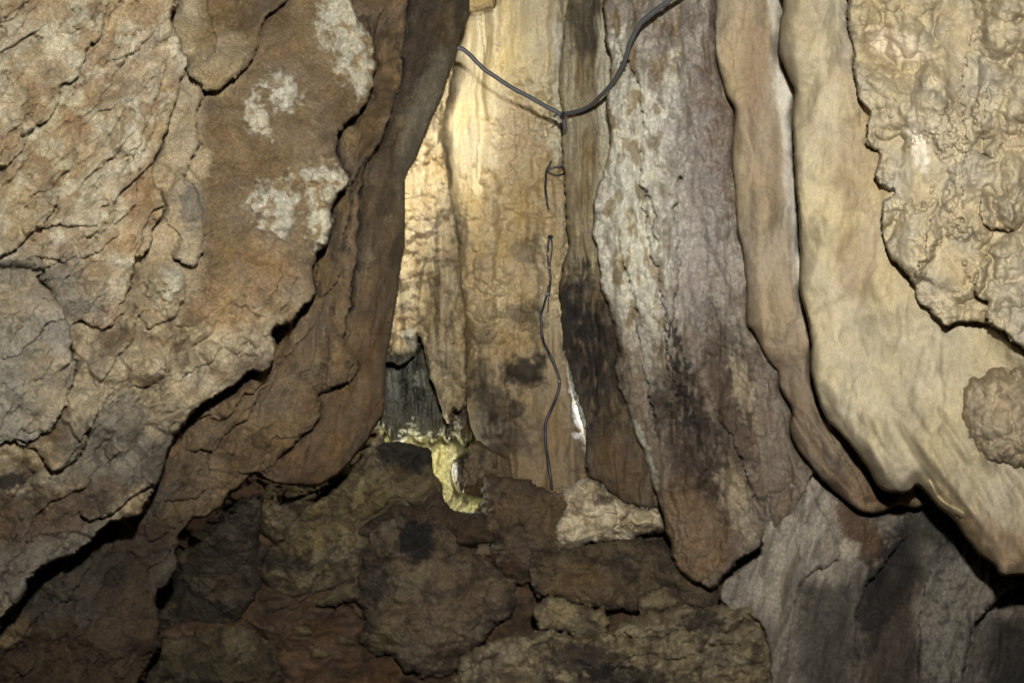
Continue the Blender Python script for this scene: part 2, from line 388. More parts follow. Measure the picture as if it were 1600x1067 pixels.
B.add(5 * np.clip(wh, 0, 1) * (1 + B.n(9, seed=2, octs=3))).nod(19, 15, seed=31, mask=np.clip(wh, 0, 1)); B.paint((244,236,214), .85 * np.clip(wh, 0, 1) * sst(.38, .62, B.last))
B.paint((190,150,100), .6 * (B.el(350, 480, 60, 34, 0, .9) + B.el(420, 420, 50, 40, 0, .9)))
B.paint(SOOT, .9 * B.el(14, 752, 26, 12, -.2)); 
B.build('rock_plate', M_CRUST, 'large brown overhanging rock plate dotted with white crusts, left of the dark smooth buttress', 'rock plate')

# --- layered brown ledges below and right of the plate
C = Rock([(480,-180),(630,-180),(636,0),(632,48),(628,100),(626,140),(612,168),(600,212),(580,240),(566,272),(560,330),(556,400),(545,470),(540,540),(556,560),(552,590),(535,600),
          (498,616),(500,636),(496,660),(464,688),(436,720),(420,736),(396,740),(380,752),(356,772),(340,796),(296,816),(280,832),(276,852),(276,876),
          (264,908),(244,922),(246,956),(248,988),(248,1012),(228,1040),(200,1100),(100,1260),(-560,1260),(-560,860),(0,780),(200,600),(400,300),(460,0)],
         lambda X, Y: 2.95 + .0007 * X - .0000 * Y, ragged=6, rs=24, r=22, R=22, seed=11, drop=150)
lo2 = sst(560, 700, C.Y); hi2 = 1 - lo2
C.strata(12, 60, 16, warp=.8, ws=150, seed=24, mask=hi2, aspect=2.2).strata(46, 62, 17, warp=.9, ws=120, seed=27, mask=lo2)
C.cracks(40, 26, seed=6, rot=.2, asp=4.5, mask=hi2).cracks(44, 24, seed=7, rot=.8, asp=3, mask=lo2).nod(26, 14, seed=3, mask=.4 + .6 * lo2).nod(10, 2.4, seed=12).add(34 * C.n(110, octs=3) + 12 * C.n(50, seed=11, octs=2) + 3 * C.n(14, seed=5, octs=3, gain=.6))
for pts, h, L in [([(540,316),(556,272),(580,240),(600,212),(612,170),(626,130)], 16, 14),
                  ([(500,470),(524,440),(536,396),(545,340),(552,300)], 18, 16), ([(430,575),(446,556),(480,520),(504,470)], 12, 16),
                  ([(300,652),(330,650),(352,655),(378,620),(396,612),(420,590),(436,560)], 20, 18),
                  ([(290,705),(320,702),(336,702),(356,672),(388,650),(400,620),(430,596)], 22, 20),
                  ([(320,720),(330,700),(326,726),(330,740)], 8, 12), ([(370,736),(392,738),(420,730),(450,700),(470,680)], 10, 14),
                  ([(250,782),(290,780),(310,776),(320,762),(330,740)], 12, 16), ([(226,845),(250,840),(270,820),(286,812)], 12, 14),
                  ([(226,894),(244,880),(262,865),(272,850)], 9, 12), ([(100,945),(122,912),(140,880),(152,855)], 16, 26),
                  ([(30,1060),(50,1040),(50,1010),(26,990),(20,960),(20,945)], 16, 20), ([(496,616),(508,606),(540,596),(552,560),(560,500),(556,420)], 12, 14)]:
    C.ledge(pts, h, L, g=7, gw=5, side=-1)
C.blob(10, 1010, 44, 60, 16).blob(290, 745, 46, 40, 12).blob(410, 690, 24, 24, 10).blob(545, 215, 16, 16, 8).blob(170, 960, 90, 90, 20, p=1)
C.paint((146,120,84)); C.paint((108,86,58), .8 * sst(-.1, .4, C.n(50, 90, seed=1, octs=4, rot=.7))); C.paint((158,124,80), .6 * sst(.1, .5, C.n(30, seed=2, octs=4)))
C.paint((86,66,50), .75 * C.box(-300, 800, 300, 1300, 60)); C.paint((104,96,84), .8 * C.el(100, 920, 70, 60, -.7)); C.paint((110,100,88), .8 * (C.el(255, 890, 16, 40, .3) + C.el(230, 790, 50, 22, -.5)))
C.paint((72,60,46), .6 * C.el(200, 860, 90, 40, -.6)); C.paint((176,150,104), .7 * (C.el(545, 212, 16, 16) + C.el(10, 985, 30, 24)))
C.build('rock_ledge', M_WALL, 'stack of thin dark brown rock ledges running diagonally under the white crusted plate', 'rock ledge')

# --- smooth dark buttress beside the lit wall
Dk = Rock([(560,-180),(736,-180),(732,0),(730,24),(720,52),(704,104),(688,152),(664,208),(648,248),(632,280),(630,320),(630,380),(626,400),(616,480),(604,544),
           (600,580),(598,640),(588,660),(572,688),(556,708),(532,736),(516,746),(496,756),(464,756),(436,754),(416,746),(380,720),(250,640),(200,500),(300,300),(400,-60)],
          lambda X, Y: 3.25 + .0014 * (X - 450) + .0001 * Y, ragged=2.2, rs=40, r=60, R=34, seed=14, drop=170, gut=None)
Dk.add(30 * Dk.n(90, 300, seed=12, octs=2, rot=.25) + 14 * Dk.n(40, 160, seed=1, octs=3, rot=.25) + 2.6 * Dk.n(12, 26, seed=5, octs=3, gain=.6, rot=.25)).nod(9, 2.0, seed=3)
Dk.cracks(36, 12, seed=3, rot=.25, asp=5, mask=sst(660, 600, Dk.X)).strata(14, 58, 13, warp=.6, ws=160, seed=44, mask=sst(600, 560, Dk.X + .12 * (Dk.Y - 300)), aspect=2.2)
Dk.ledge([(600,-20),(634,20),(628,90),(620,150),(600,214),(575,262),(570,320)], 16, 20, g=8, gw=6, side=1)
Dk.ledge([(556,500),(566,440),(572,380),(572,330),(585,290)], 10, 16, side=-1).ledge([(575,560),(590,470),(596,390)], 7, 16, side=-1)
Dk.paint((120,98,68)); Dk.paint((84,68,48), .85 * sst(-.15, .35, Dk.n(26, 110, seed=1, octs=4, rot=.25))); Dk.paint((150,132,96), .6 * sst(.1, .5, Dk.n(40, 80, seed=9, octs=4)) )
Dk.paint((134,100,62), .6 * sst(380, 560, Dk.Y)); Dk.paint((84,70,58), .7 * Dk.el(650, 60, 40, 120, .3)); Dk.paint((136,130,112), .6 * Dk.el(668, 170, 26, 110, .35))
Dk.paint((150,112,62), .5 * sst(.1, .4, Dk.n(40, seed=33, octs=4)) * sst(380, 560, Dk.Y))
Dk.build('rock_buttress', M_WALL, 'smooth dark brown rock buttress standing left of the lamplit wall', 'rock buttress')

# ============================================================ CENTRE
# --- the far panel lit by the lamp
E = Rock([(560,-180),(950,-180),(960,0),(955,200),(945,380),(915,490),(888,525),(884,560),(889,600),(899,640),(911,680),(917,715),(925,760),(925,800),(820,790),(793,720),(770,706),(754,694),(738,671),(729,633),(727,563),(722,500),(716,440),(700,400),(600,300),(560,100)],
         lambda X, Y: 4.75 - .0004 * (X - 760) - .0002 * (Y - 300), ragged=2.5, rs=30, r=34, R=36, seed=17, drop=60, gut=None)
nm = np.clip(E.el(815, 330, 50, 190, 0, .6) + E.el(745, 420, 34, 120, 0, .6) + E.el(870, 300, 16, 160) , 0, 1)
E.add(13 * E.n(34, 420, seed=1, octs=3) + 22 * E.n(60, 300, seed=14, octs=2) + 3 * E.n(10, 150, seed=4, octs=2)).nod(24, 15, seed=3, mask=nm).nod(13, 6, seed=6, mask=nm).nod(34, 11, seed=7, mask=sst(380, 450, E.Y))
E.nod(14, 3.5, seed=16, mask=.5 * sst(380, 450, E.Y)).add(2.0 * E.n(9, seed=5, octs=3, gain=.6) * (.4 + nm) + 8 * E.n(90, 160, seed=6))
E.blob(808, 610, 62, 100, 18, p=1).blob(760, 600, 34, 70, 10, p=1).blob(822, 582, 28, 26, 9).blob(806, 640, 14, 13, 6).blob(764, 636, 20, 24, 6)
E.blob(832, 660, 12, 12, 5).blob(702, 300, 17, 40, 22).blob(868, 40, 14, 90, 18).blob(872, 150, 15, 50, 16).blob(866, 260, 12, 60, 10)
E.ledge([(753,-10),(753,30),(754,90)], 3, 10, g=4, gw=2, side=1).ledge([(858,96),(856,120),(862,150),(852,170),(846,200)], 7, 10, side=-1)
E.ledge([(738,370),(742,440),(760,460),(790,462),(800,440)], 8, 16, side=-1).ledge([(718,470),(745,466),(770,474),(788,500)], 6, 14, side=1)
E.paint((230,212,170)); E.paint((212,188,140), .6 * sst(-.1, .4, E.n(16, 260, seed=1, octs=3))); E.paint((226,208,166), .6 * sst(.05, .4, E.n(26, 200, seed=3, octs=3)))
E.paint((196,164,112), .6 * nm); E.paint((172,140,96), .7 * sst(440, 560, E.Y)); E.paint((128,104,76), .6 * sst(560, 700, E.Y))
E.paint((240,232,206), .85 * E.box(862, 40, 900, 250, 8, 8))
for x, y, rx, ry, k in [(822,582,32,28,.95),(806,640,18,16,.7),(764,632,28,30,.8),(752,585,18,30,.6),(770,660,46,34,.5),(815,490,26,16,.55),(822,390,22,20,.45),(755,525,24,16,.4),(780,690,50,22,.5),(835,500,20,30,.3)]:
    E.paint((62,54,48), k * E.el(x, y, rx, ry, 0, .7, .45))
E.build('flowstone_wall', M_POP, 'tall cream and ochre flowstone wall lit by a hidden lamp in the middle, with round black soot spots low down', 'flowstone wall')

# --- knobbly drapery left of it
E1 = Rock([(600,-100),(716,-60),(712,60),(700,150),(690,200),(696,260),(705,300),(712,360),(718,420),(726,500),(728,560),(726,620),(718,640),(708,636),(700,660),(692,640),
           (684,610),(674,590),(668,560),(660,530),(652,520),(648,545),(640,560),(625,566),(606,562),(560,560),(540,300),(560,60)],
          lambda X, Y: 4.55 - .0002 * (Y - 300), ragged=3.5, rs=20, r=20, R=20, seed=20, drop=90)
E1.add(13 * E1.n(22, 200, seed=1, octs=3)).nod(24, 20, seed=2, sy=34).nod(13, 9, seed=5).add(2.5 * E1.n(8, seed=5, octs=3, gain=.6))
E1.blob(648, 340, 17, 30, 12).blob(640, 525, 10, 9, 12).blob(650, 520, 8, 10, 8)
E1.ledge([(694,180),(692,220),(702,262),(706,320),(714,352),(716,400),(722,418)], 14, 12, g=12, gw=6, side=1)
E1.ledge([(655,540),(652,490),(655,440),(664,400)], 4, 10, g=10, gw=5, side=-1).ledge([(676,420),(680,480),(686,540),(692,600)], 5, 8, g=10, gw=4, side=-1).ledge([(700,440),(706,520),(716,600)], 7, 8, g=12, gw=5, side=1)
E1.paint((206,184,140)); E1.paint((166,136,92), .7 * sst(-.1, .4, E1.n(14, 60, seed=1, octs=4))); E1.paint((96,78,54), .7 * E1.el(683, 450, 5, 90, 0, .5)); E1.paint((112,88,60), .5 * sst(.2, .4, E1.n(12, 70, seed=8, octs=4)) * sst(380, 450, E1.Y))
E1.paint((54,50,44), .9 * E1.box(590, 546, 650, 600, 8, 10)); E1.paint((208,204,190), .8 * (E1.el(640, 524, 12, 10) + E1.el(648, 540, 9, 8)))
E1.build('drapery', M_FLOW, 'knobbly cream stone drapery hanging beside the dark buttress, ending in ragged drips', 'drapery')

# --- dark grey fluted curtain over the glowing hole
G = Rock([(560,480),(700,500),(716,600),(730,650),(736,680),(725,694),(712,680),(700,690),(690,676),(676,690),(668,678),(655,688),(640,676),(632,690),(616,694),(604,676),(590,668),(560,660)],
         4.95, ragged=3, rs=12, r=14, R=14, seed=23, drop=50)
G.add(12 * G.n(11, 90, seed=1, octs=3) + 3 * G.n(8, seed=2)).blob(720, 655, 26, 34, 26).nod(16, 5, seed=4)
G.paint((88,86,72)).paint((44,44,38), .8 * sst(-.1, .3, G.n(10, 80, seed=5, octs=3))).paint((136,134,122), .8 * (G.el(615, 600, 10, 32) + G.el(660, 590, 12, 18))).paint((74,58,44), .9 * G.el(722, 655, 28, 36)).paint((110,104,74), .5 * sst(630, 680, G.Y))
G.build('curtain', M_WET, 'dark grey fluted stone curtain hanging over the glowing hole', 'curtain')

# --- pale rock inside the hole and behind the slit, close to the lamps
F = Rock([(480,560),(780,600),(960,440),(1040,520),(1040,900),(560,900),(480,800)], lambda X, Y: 5.5 - .0008 * (Y - 700), ragged=2, r=20, R=20, seed=26, step=2.0, drop=60, gut=None)
F.add(26 * F.n(16, 40, seed=1, octs=4, gain=.6, rot=.5) + 8 * F.n(60, seed=2)).nod(24, 8, seed=2, sy=40, rot=.5)
F.paint((190,180,122)).paint((140,130,80), .7 * sst(-.1, .4, F.n(16, 40, seed=5, octs=3, rot=.5))).paint((206,204,186), .95 * sst(800, 840, F.X))
F.build('passage_rock', M_WET, 'pale yellowish rock glowing inside the small hole at the centre', 'rock')

F2 = Rock([(712,718),(730,706),(742,692),(765,690),(800,715),(810,760),(790,782),(757,776),(740,776),(722,770),(711,756),(707,735)], 4.75, ragged=2.5, rs=14, r=24, R=26, seed=27, drop=60)
F2.add(6 * F2.n(10, 70, seed=1, rot=.2) + 3 * F2.n(10, seed=2, octs=3))
F2.paint((96,76,44)).paint((40,36,32), .9 * F2.el(722, 716, 30, 24, 0, .6)).paint((128,106,66), .6 * sst(.05, .4, F2.n(10, 60, seed=4)))
F2.build('barrel_rock', M_WET, 'barrel shaped dark ochre rock at the right side of the glowing hole', 'rock')

# --- rock hanging in at the top
U = Rock([(700,-120),(800,-120),(775,0),(765,10),(745,18),(725,14),(700,0)], 4.35, ragged=2, rs=20, r=24, R=24, seed=28)
U.add(5 * U.n(20, octs=4)).paint((206,176,118)).paint((150,116,72), .6 * sst(.2, .6, U.n(20, seed=3)))
U.build('hanging_rock', M_WALL, 'rounded tan rock showing at the top edge above the lit wall', 'rock')

# ============================================================ RIGHT WALL, far to near
# --- brown ribbed curtain with soot, next to the lit wall
R1 = Rock([(905,-180),(1060,-180),(1100,200),(1100,500),(1080,780),(1032,792),(984,784),(960,772),(932,748),(924,744),(917,712),(919,690),(916,660),(908,630),(899,600),(888,560),
           (882,520),(878,470),(880,424),(892,384),(888,340),(884,280),(880,224),(884,192),(876,140),(880,80),(884,40),(890,0)],
          lambda X, Y: 4.22 - .0016 * (X - 900), ragged=4, rs=26, r=30, R=24, seed=30, drop=60, gut=(20, 4))
R1.add(26 * R1.n(26, 240, seed=1, octs=3) + 4 * R1.n(9, 60, seed=2, octs=3)).nod(12, 3.5, seed=3, sy=16, mask=sst(380, 430, R1.Y)).add(2 * R1.n(8, seed=5, octs=3))
R1.ledge([(922,60),(924,140),(932,200),(936,300),(924,400)], 10, 16, g=7, gw=5, side=1).blob(905, 260, 20, 130, 12).blob(940, 700, 34, 100, 20, rot=-.4)
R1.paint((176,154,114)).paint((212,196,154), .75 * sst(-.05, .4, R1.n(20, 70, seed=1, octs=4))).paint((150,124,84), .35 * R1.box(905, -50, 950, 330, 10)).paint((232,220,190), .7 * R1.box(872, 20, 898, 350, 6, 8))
R1.paint((100,80,58), .8 * sst(380, 500, R1.Y)).paint((86,78,66), .8 * R1.el(915, 30, 26, 60)).paint((66,52,40), .9 * R1.el(925, 560, 60, 150, -.25, .7) * sst(-.5, .1, R1.n(10, 34, seed=41, octs=4))).paint((42,37,34), .9 * R1.el(912, 540, 38, 90, -.25, .8) * sst(-.35, .1, R1.n(8, 26, seed=42, octs=4))).paint((50,44,40), .8 * R1.el(884, 500, 12, 50)).paint((116,86,54), .6 * R1.el(950, 740, 60, 60))
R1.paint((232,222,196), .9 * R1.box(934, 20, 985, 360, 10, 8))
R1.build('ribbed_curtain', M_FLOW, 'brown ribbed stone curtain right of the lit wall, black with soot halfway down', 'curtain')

# --- broad white and brown streaked flowstone
R2 = Rock([(960,-180),(1240,-180),(1260,300),(1300,600),(1260,760),(1215,820),(1192,836),(1186,856),(1160,868),(1142,884),(1132,900),(1112,915),(1082,906),(1060,882),(1050,852),(1040,812),
           (1028,772),(1016,748),(1012,720),(996,680),(980,628),(966,600),(962,570),(968,544),(960,500),(944,450),(936,400),(928,340),(940,280),(956,220),(950,160),(958,100),(948,40)],
          lambda X, Y: 3.92 - .0019 * (X - 950) + .0002 * (Y - 500), ragged=5, rs=26, r=26, R=20, seed=33, drop=40, gut=(14, 4))
fl = dict(rot=-.06)
R2.add(46 * R2.n(120, 420, seed=15, octs=2, **fl) + 34 * R2.n(50, 240, seed=1, octs=3, **fl) + 13 * R2.n(22, 52, seed=2, octs=4, **fl)).nod(10, 6.5, seed=3, sy=12).nod(24, 9, seed=13, sy=36).cracks(40, 8, seed=8, asp=3.5).add(2.0 * R2.n(7, seed=5, octs=3, gain=.6))
R2.nod(16, 5, seed=8, sy=34, mask=sst(1065, 1030, R2.X))
for pts, h, sd in [([(955,60),(985,110),(1000,150),(1004,200),(998,260),(1020,330),(1030,400)], 12, 1), ([(1090,200),(1062,280),(1056,340),(1062,400),(1056,450),(1048,520),(1054,600),(1070,660)], 14, -1),
                   ([(1000,300),(1016,380),(1030,440),(1040,520),(1044,600)], 9, 1), ([(960,360),(985,440),(1000,520),(1010,600),(1030,680)], 10, 1),
                   ([(1120,640),(1150,700),(1170,750),(1190,790)], 9, 1), ([(1060,560),(1080,620),(1084,660),(1092,700),(1110,760)], 12, -1)]:
    R2.ledge(pts, h * 2, 22, g=9, gw=6, side=-sd, warp=2)
R2.blob(1090, 620, 26, 70, 10, rot=-.2).blob(1160, 700, 40, 70, 12, p=1).blob(1070, 780, 50, 110, 22, p=1, rot=-.25)
R2.paint((190,177,166)); R2.paint((140,118,104), .75 * sst(-.05, .35, R2.n(40, 75, seed=1, octs=5, gain=.65, **fl)))
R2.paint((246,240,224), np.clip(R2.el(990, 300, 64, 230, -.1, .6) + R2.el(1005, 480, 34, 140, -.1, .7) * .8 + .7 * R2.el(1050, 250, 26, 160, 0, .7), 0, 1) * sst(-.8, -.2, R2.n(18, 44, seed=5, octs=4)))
R2.paint((168,140,88), .75 * sst(.05, .35, R2.n(20, 44, seed=6, octs=4, **fl)) * sst(1090, 1030, R2.X))
R2.paint((134,106,80), .6 * R2.el(1120, 180, 30, 170, 0, .7)); R2.paint((194,184,184), .55 * R2.el(1075, 340, 50, 200, 0, .7)); R2.paint((134,112,90), .7 * sst(430, 600, R2.Y))
R2.paint((92,70,52), .7 * np.clip(R2.el(1140, 620, 30, 130, -.2, .6) + R2.el(1100, 760, 50, 110, -.3), 0, 1)); R2.paint((44,38,35), .92 * (R2.el(1060, 560, 14, 60, -.2, .9) + R2.el(1078, 640, 24, 50, -.2, 1.0) + R2.el(962, 580, 14, 60)) * sst(-.4, .05, R2.n(9, 26, seed=43, octs=4))); R2.paint((76,58,46), .8 * R2.el(1085, 700, 40, 120, -.2, .8) * sst(-.4, .1, R2.n(12, 40, seed=44, octs=4))); R2.paint((54,46,42), .6 * R2.el(1030, 640, 14, 40, 0, .8))
R2.paint((158,122,76), .6 * R2.el(1080, 830, 60, 70, -.4)); R2.paint((200,180,148), .75 * (R2.el(1150, 780, 20, 60, -.35, .6) + R2.el(1160, 600, 16, 50, -.2, .7))); R2.paint((206,200,184), .8 * R2.el(1005, 700, 8, 60, -.35, .6))
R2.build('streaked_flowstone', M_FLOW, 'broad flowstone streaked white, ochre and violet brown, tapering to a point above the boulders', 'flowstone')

# --- lower right wall
S1 = Rock([(1195,600),(1222,585),(1260,660),(1300,700),(1500,760),(2150,700),(2150,1260),(1180,1260),(1206,1100),(1204,1040),(1198,990),(1176,962),(1146,952),(1128,936),(1136,908),(1160,886),(1190,868),(1192,835),(1198,800),(1206,780),(1192,745),(1186,700),(1192,655)],
          lambda X, Y: 3.5 - .0006 * (X - 1200) - .0002 * (Y - 800), ragged=5, rs=22, r=22, R=12, seed=36, drop=40, gut=(14, 4))
S1.add(34 * S1.n(60, 220, seed=1, octs=3, rot=.25) + 6 * S1.n(18, 70, seed=2, octs=3, rot=.3)).nod(11, 3, seed=3).add(2.2 * S1.n(8, seed=4, octs=3, gain=.6))
S1.nod(13, 5, seed=9, mask=S1.el(1235, 745, 34, 50)).blob(1275, 860, 34, 36, 12)
S1.ledge([(1250,700),(1276,780),(1310,850),(1300,880),(1260,900),(1240,950),(1230,1080)], 16, 30, g=8, gw=8, side=1)
S1.ledge([(1420,830),(1380,880),(1345,930),(1336,1000),(1330,1100)], 26, 30, g=14, gw=16, side=1).ledge([(1490,840),(1450,900),(1440,960),(1430,1100)], 24, 30, g=14, gw=12, side=-1)
S1.ledge([(1600,905),(1560,935),(1520,985),(1500,1100)], 30, 36, g=24, gw=30, side=1)
S1.paint((160,148,136)); S1.paint((194,182,168), .7 * S1.box(1180, 600, 1300, 950, 20)); S1.paint((120,104,92), .6 * sst(.0, .4, S1.n(20, 80, seed=6, octs=4, rot=.3)))
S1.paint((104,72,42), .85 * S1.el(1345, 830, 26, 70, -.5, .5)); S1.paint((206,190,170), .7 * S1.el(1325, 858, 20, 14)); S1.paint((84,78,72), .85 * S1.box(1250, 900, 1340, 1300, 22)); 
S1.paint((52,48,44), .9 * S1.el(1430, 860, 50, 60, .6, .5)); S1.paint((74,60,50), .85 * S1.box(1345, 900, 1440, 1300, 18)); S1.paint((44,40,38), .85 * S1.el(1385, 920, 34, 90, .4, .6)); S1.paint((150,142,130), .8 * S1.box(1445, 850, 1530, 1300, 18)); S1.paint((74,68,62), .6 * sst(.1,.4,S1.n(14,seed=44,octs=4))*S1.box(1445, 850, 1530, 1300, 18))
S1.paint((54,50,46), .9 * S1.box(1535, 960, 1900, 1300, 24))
S1.paint((92,86,80), .7 * S1.el(1470, 800, 60, 36, .5))
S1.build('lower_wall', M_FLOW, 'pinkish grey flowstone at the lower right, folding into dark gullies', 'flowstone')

# --- smooth brown column
R3 = Rock([(1120,-180),(1320,-180),(1340,300),(1350,500),(1400,640),(1470,740),(1440,790),(1404,786),(1384,796),(1364,800),(1344,796),(1312,772),(1272,732),(1248,700),(1236,670),(1240,640),(1220,608),
           (1216,580),(1196,556),(1178,516),(1168,504),(1168,452),(1162,392),(1154,360),(1150,304),(1146,260),(1146,216),(1151,172),(1138,152),(1128,120),(1118,72),(1119,0)],
          lambda X, Y: 3.3 - .0008 * (X - 1150) + .0001 * (Y - 400), ragged=1.8, rs=30, r=34, R=30, seed=39, drop=110)
R3.add(22 * R3.n(70, 130, seed=1, octs=2) + 3 * R3.n(20, 200, seed=2, octs=2) + 1.2 * R3.n(9, seed=3, octs=2) + 9 * R3.n(24, 90, seed=7, octs=3, rot=-.6) * sst(560, 680, R3.Y))
R3.blob(1190, 60, 40, 120, 8, p=1).blob(1205, 330, 34, 110, 9, p=1, soft=.5).blob(1225, 470, 26, 60, 9).blob(1216, 520, 16, 18, 5).blob(1245, 545, 14, 20, 5)
R3.add(-14 * sst(1195, 1225, R3.X) * sst(420, 330, R3.Y))
R3.ledge([(1260,600),(1280,650),(1310,700),(1340,750),(1350,790)], 7, 20, side=-1).ledge([(1232,640),(1270,700),(1300,740),(1330,770)], 8, 10, side=1)
R3.paint((154,136,112)); R3.paint((146,120,92), .6 * sst(-.1, .5, R3.n(30, 240, seed=1, octs=3))); R3.paint((174,156,126), .6 * sst(1175, 1150, R3.X)); R3.paint((116,98,78), .8 * sst(480, 640, R3.Y))
R3.paint((204,196,186), .85 * sst(1196, 1212, R3.X - .10 * R3.Y + 4 + 8*R3.n(20,60,seed=4)) * sst(560, 420, R3.Y)); R3.paint((92,82,74), .6 * sst(.0, .4, R3.n(16, 90, seed=8, octs=3, rot=-.6)) * sst(640, 700, R3.Y)); R3.paint((110,80,58), .4 * R3.el(1350, 770, 60, 26, .3))
R3.build('brown_column', M_SMOOTH, 'smooth brown column with a pale right flank, second from the right wall', 'flowstone column')

# --- big cream column and right wall
R4 = Rock([(1232,-180),(1226,0),(1220,36),(1219,80),(1232,116),(1244,140),(1240,172),(1242,224),(1245,280),(1250,340),(1252,400),(1252,452),(1262,492),(1270,532),(1268,568),(1276,608),(1292,652),
           (1312,672),(1336,700),(1356,728),(1376,760),(1400,768),(1420,766),(1432,756),(1444,764),(1464,788),(1492,812),(1512,840),(1536,868),(1556,882),(1566,897),(1600,896),(1700,900),(2150,920),(2150,-180)],
          lambda X, Y: 2.85 - .0009 * (X - 1230), ragged=1.6, rs=40, r=44, R=46, seed=42, drop=160)
R4.add(34 * R4.n(120, 200, seed=1, octs=3) + 5 * R4.n(34, 60, seed=2, octs=3) + .4 * R4.n(8, seed=3, octs=2)).nod(60, 7, seed=5, sy=90, p=1.2)
dg = sst(560, 720, R4.Y)
R4.add(dg * 26 * fbm(R4.X, R4.Y, 46, 300, seed=5, octs=2, rot=-.62) + dg * 5 * fbm(R4.X, R4.Y, 20, 160, seed=8, octs=2, rot=-.55))
R4.blob(1352, 500, 70, 100, 14, p=1.5, soft=4).blob(1250, 70, 30, 80, 12, p=1).blob(1290, 330, 26, 60, 4).blob(1400, 700, 50, 60, 10, p=1)
R4.ledge([(1500,812),(1505,800),(1470,780),(1452,745)], 8, 20, side=-1)
R4.paint((166,152,122)); R4.paint((154,134,106), .7 * R4.box(1308, -300, 1400, 470, 8, 10)); R4.paint((180,165,132), .6 * sst(-.1, .4, R4.n(70, 120, seed=2))); R4.paint((146,128,102), .4 * sst(0, .4, R4.n(50, 20, seed=7, octs=3)) * sst(1290, 1310, R4.X) * sst(500, 420, R4.Y))
R4.paint((150,126,92), .7 * sst(700, 900, R4.Y)); R4.paint((150,136,116), .5 * sst(.1, .4, R4.n(60, seed=12)))
R4.paint((126,96,64), .6*R4.el(1560,850,80,26,.6))
R4.build('cream_column', M_SMOOTH, 'large smooth cream flowstone column bulging down the right side over a black gap', 'flowstone column')

# --- nodular sheets on the right wall
R5 = Rock([(1332,-180),(1328,0),(1326,28),(1334,72),(1338,124),(1348,160),(1362,178),(1354,216),(1378,240),(1368,276),(1398,298),(1384,314),(1380,340),(1388,390),(1408,416),(1428,440),(1436,468),(1468,494),
           (1480,510),(1500,500),(1560,510),(1620,560),(1700,600),(2150,640),(2150,-180)],
          lambda X, Y: 2.76 - .0009 * (X - 1230), ragged=5, rs=22, r=18, R=10, seed=45, drop=24, gut=(24, 3))
md = np.clip(1 - .9 * R5.box(1470, -300, 1520, 150, 20) , 0, 1)
sm = R5.el(1435, 270, 44, 60, .4, .5) + R5.el(1505, 120, 22, 120) + R5.el(1480, 420, 36, 60, .4)
md = md * (1 - .75 * np.clip(sm, 0, 1))
R5.nod(60, 38, seed=2, sy=80, rot=.3, mask=md, th=1.1).nod(28, 12, seed=4, mask=md, th=1.1).nod(15, 5, seed=14, mask=md).nod(12, 2.5, seed=7, mask=md).add(30 * R5.n(110, 160, seed=8, octs=2) + 12 * R5.n(60, 100, seed=1, octs=3) + 1.2 * R5.n(9, seed=3, octs=3))
R5.ledge([(1560,10),(1520,60),(1506,120),(1505,200),(1506,270),(1500,330)], 10, 26, g=5, gw=8, side=-1, warp=2)
R5.ledge([(1500,300),(1462,330),(1450,360),(1440,400),(1426,436)], 16, 26, g=6, side=-1)
R5.ledge([(1545,120),(1540,170),(1536,224),(1536,240),(1560,250)], 12, 24, side=-1).ledge([(1532,300),(1532,340),(1552,358),(1590,360)], 22, 26, g=6, side=-1)
R5.ledge([(1550,370),(1542,400),(1524,440),(1524,460),(1544,472),(1540,496),(1568,528),(1576,568),(1600,596),(1640,620)], 28, 30, g=12, side=-1)
R5.blob(1372, 120, 22, 22, 10).blob(1420, 60, 40, 26, 12).blob(1590, 190, 26, 44, 18).blob(1590, 320, 40, 40, 18).blob(1590, 260, 30, 30, 14).blob(1380, 262, 24, 22, 10)
R5.paint((164,149,120)); R5.paint((150,134,108), .7 * sst(-.1, .4, R5.n(50, seed=2, octs=4))); R5.paint((150,142,128), .6 * sst(.05, .4, R5.n(70, seed=6, octs=4))); R5.paint((184,168,134), .5 * sst(.1, .4, R5.n(30, seed=9, octs=4)))
R5.paint((214,198,180), .5 * R5.el(1400, 70, 50, 20, .4)).paint((224,212,200), .5 * R5.el(1435, 230, 12, 40, -.3))
R5.build('nodular_sheet', M_SMOOTH, 'lumpy cream stone sheet at the upper right with a frilled left edge', 'stone sheet')

# --- round brown boss
R7 = Rock([(1512,590),(1540,576),(1580,574),(1640,590),(1700,640),(1700,740),(1620,730),(1560,722),(1530,706),(1512,680),(1504,650),(1503,620)],
          lambda X, Y: 2.66 - .0009 * (X - 1400) - .0003 * (Y - 650), ragged=7, rs=24, r=60, R=44, seed=48, drop=14, gut=(10, 8))
R7.blob(1565, 650, 75, 85, 34, p=1).nod(36, 11, seed=2, p=1).nod(17, 5, seed=4, p=1).add(4 * R7.n(40)).blob(1550, 610, 13, 26, 9)
R7.paint((150,132,104)).paint((122,104,82), .6 * sst(0, .4, R7.n(30))).paint((178,158,122), .5 * R7.el(1550, 610, 12, 26))
R7.build('round_boss', M_SMOOTH, 'round brownish knob of stone at the right edge', 'stone boss')

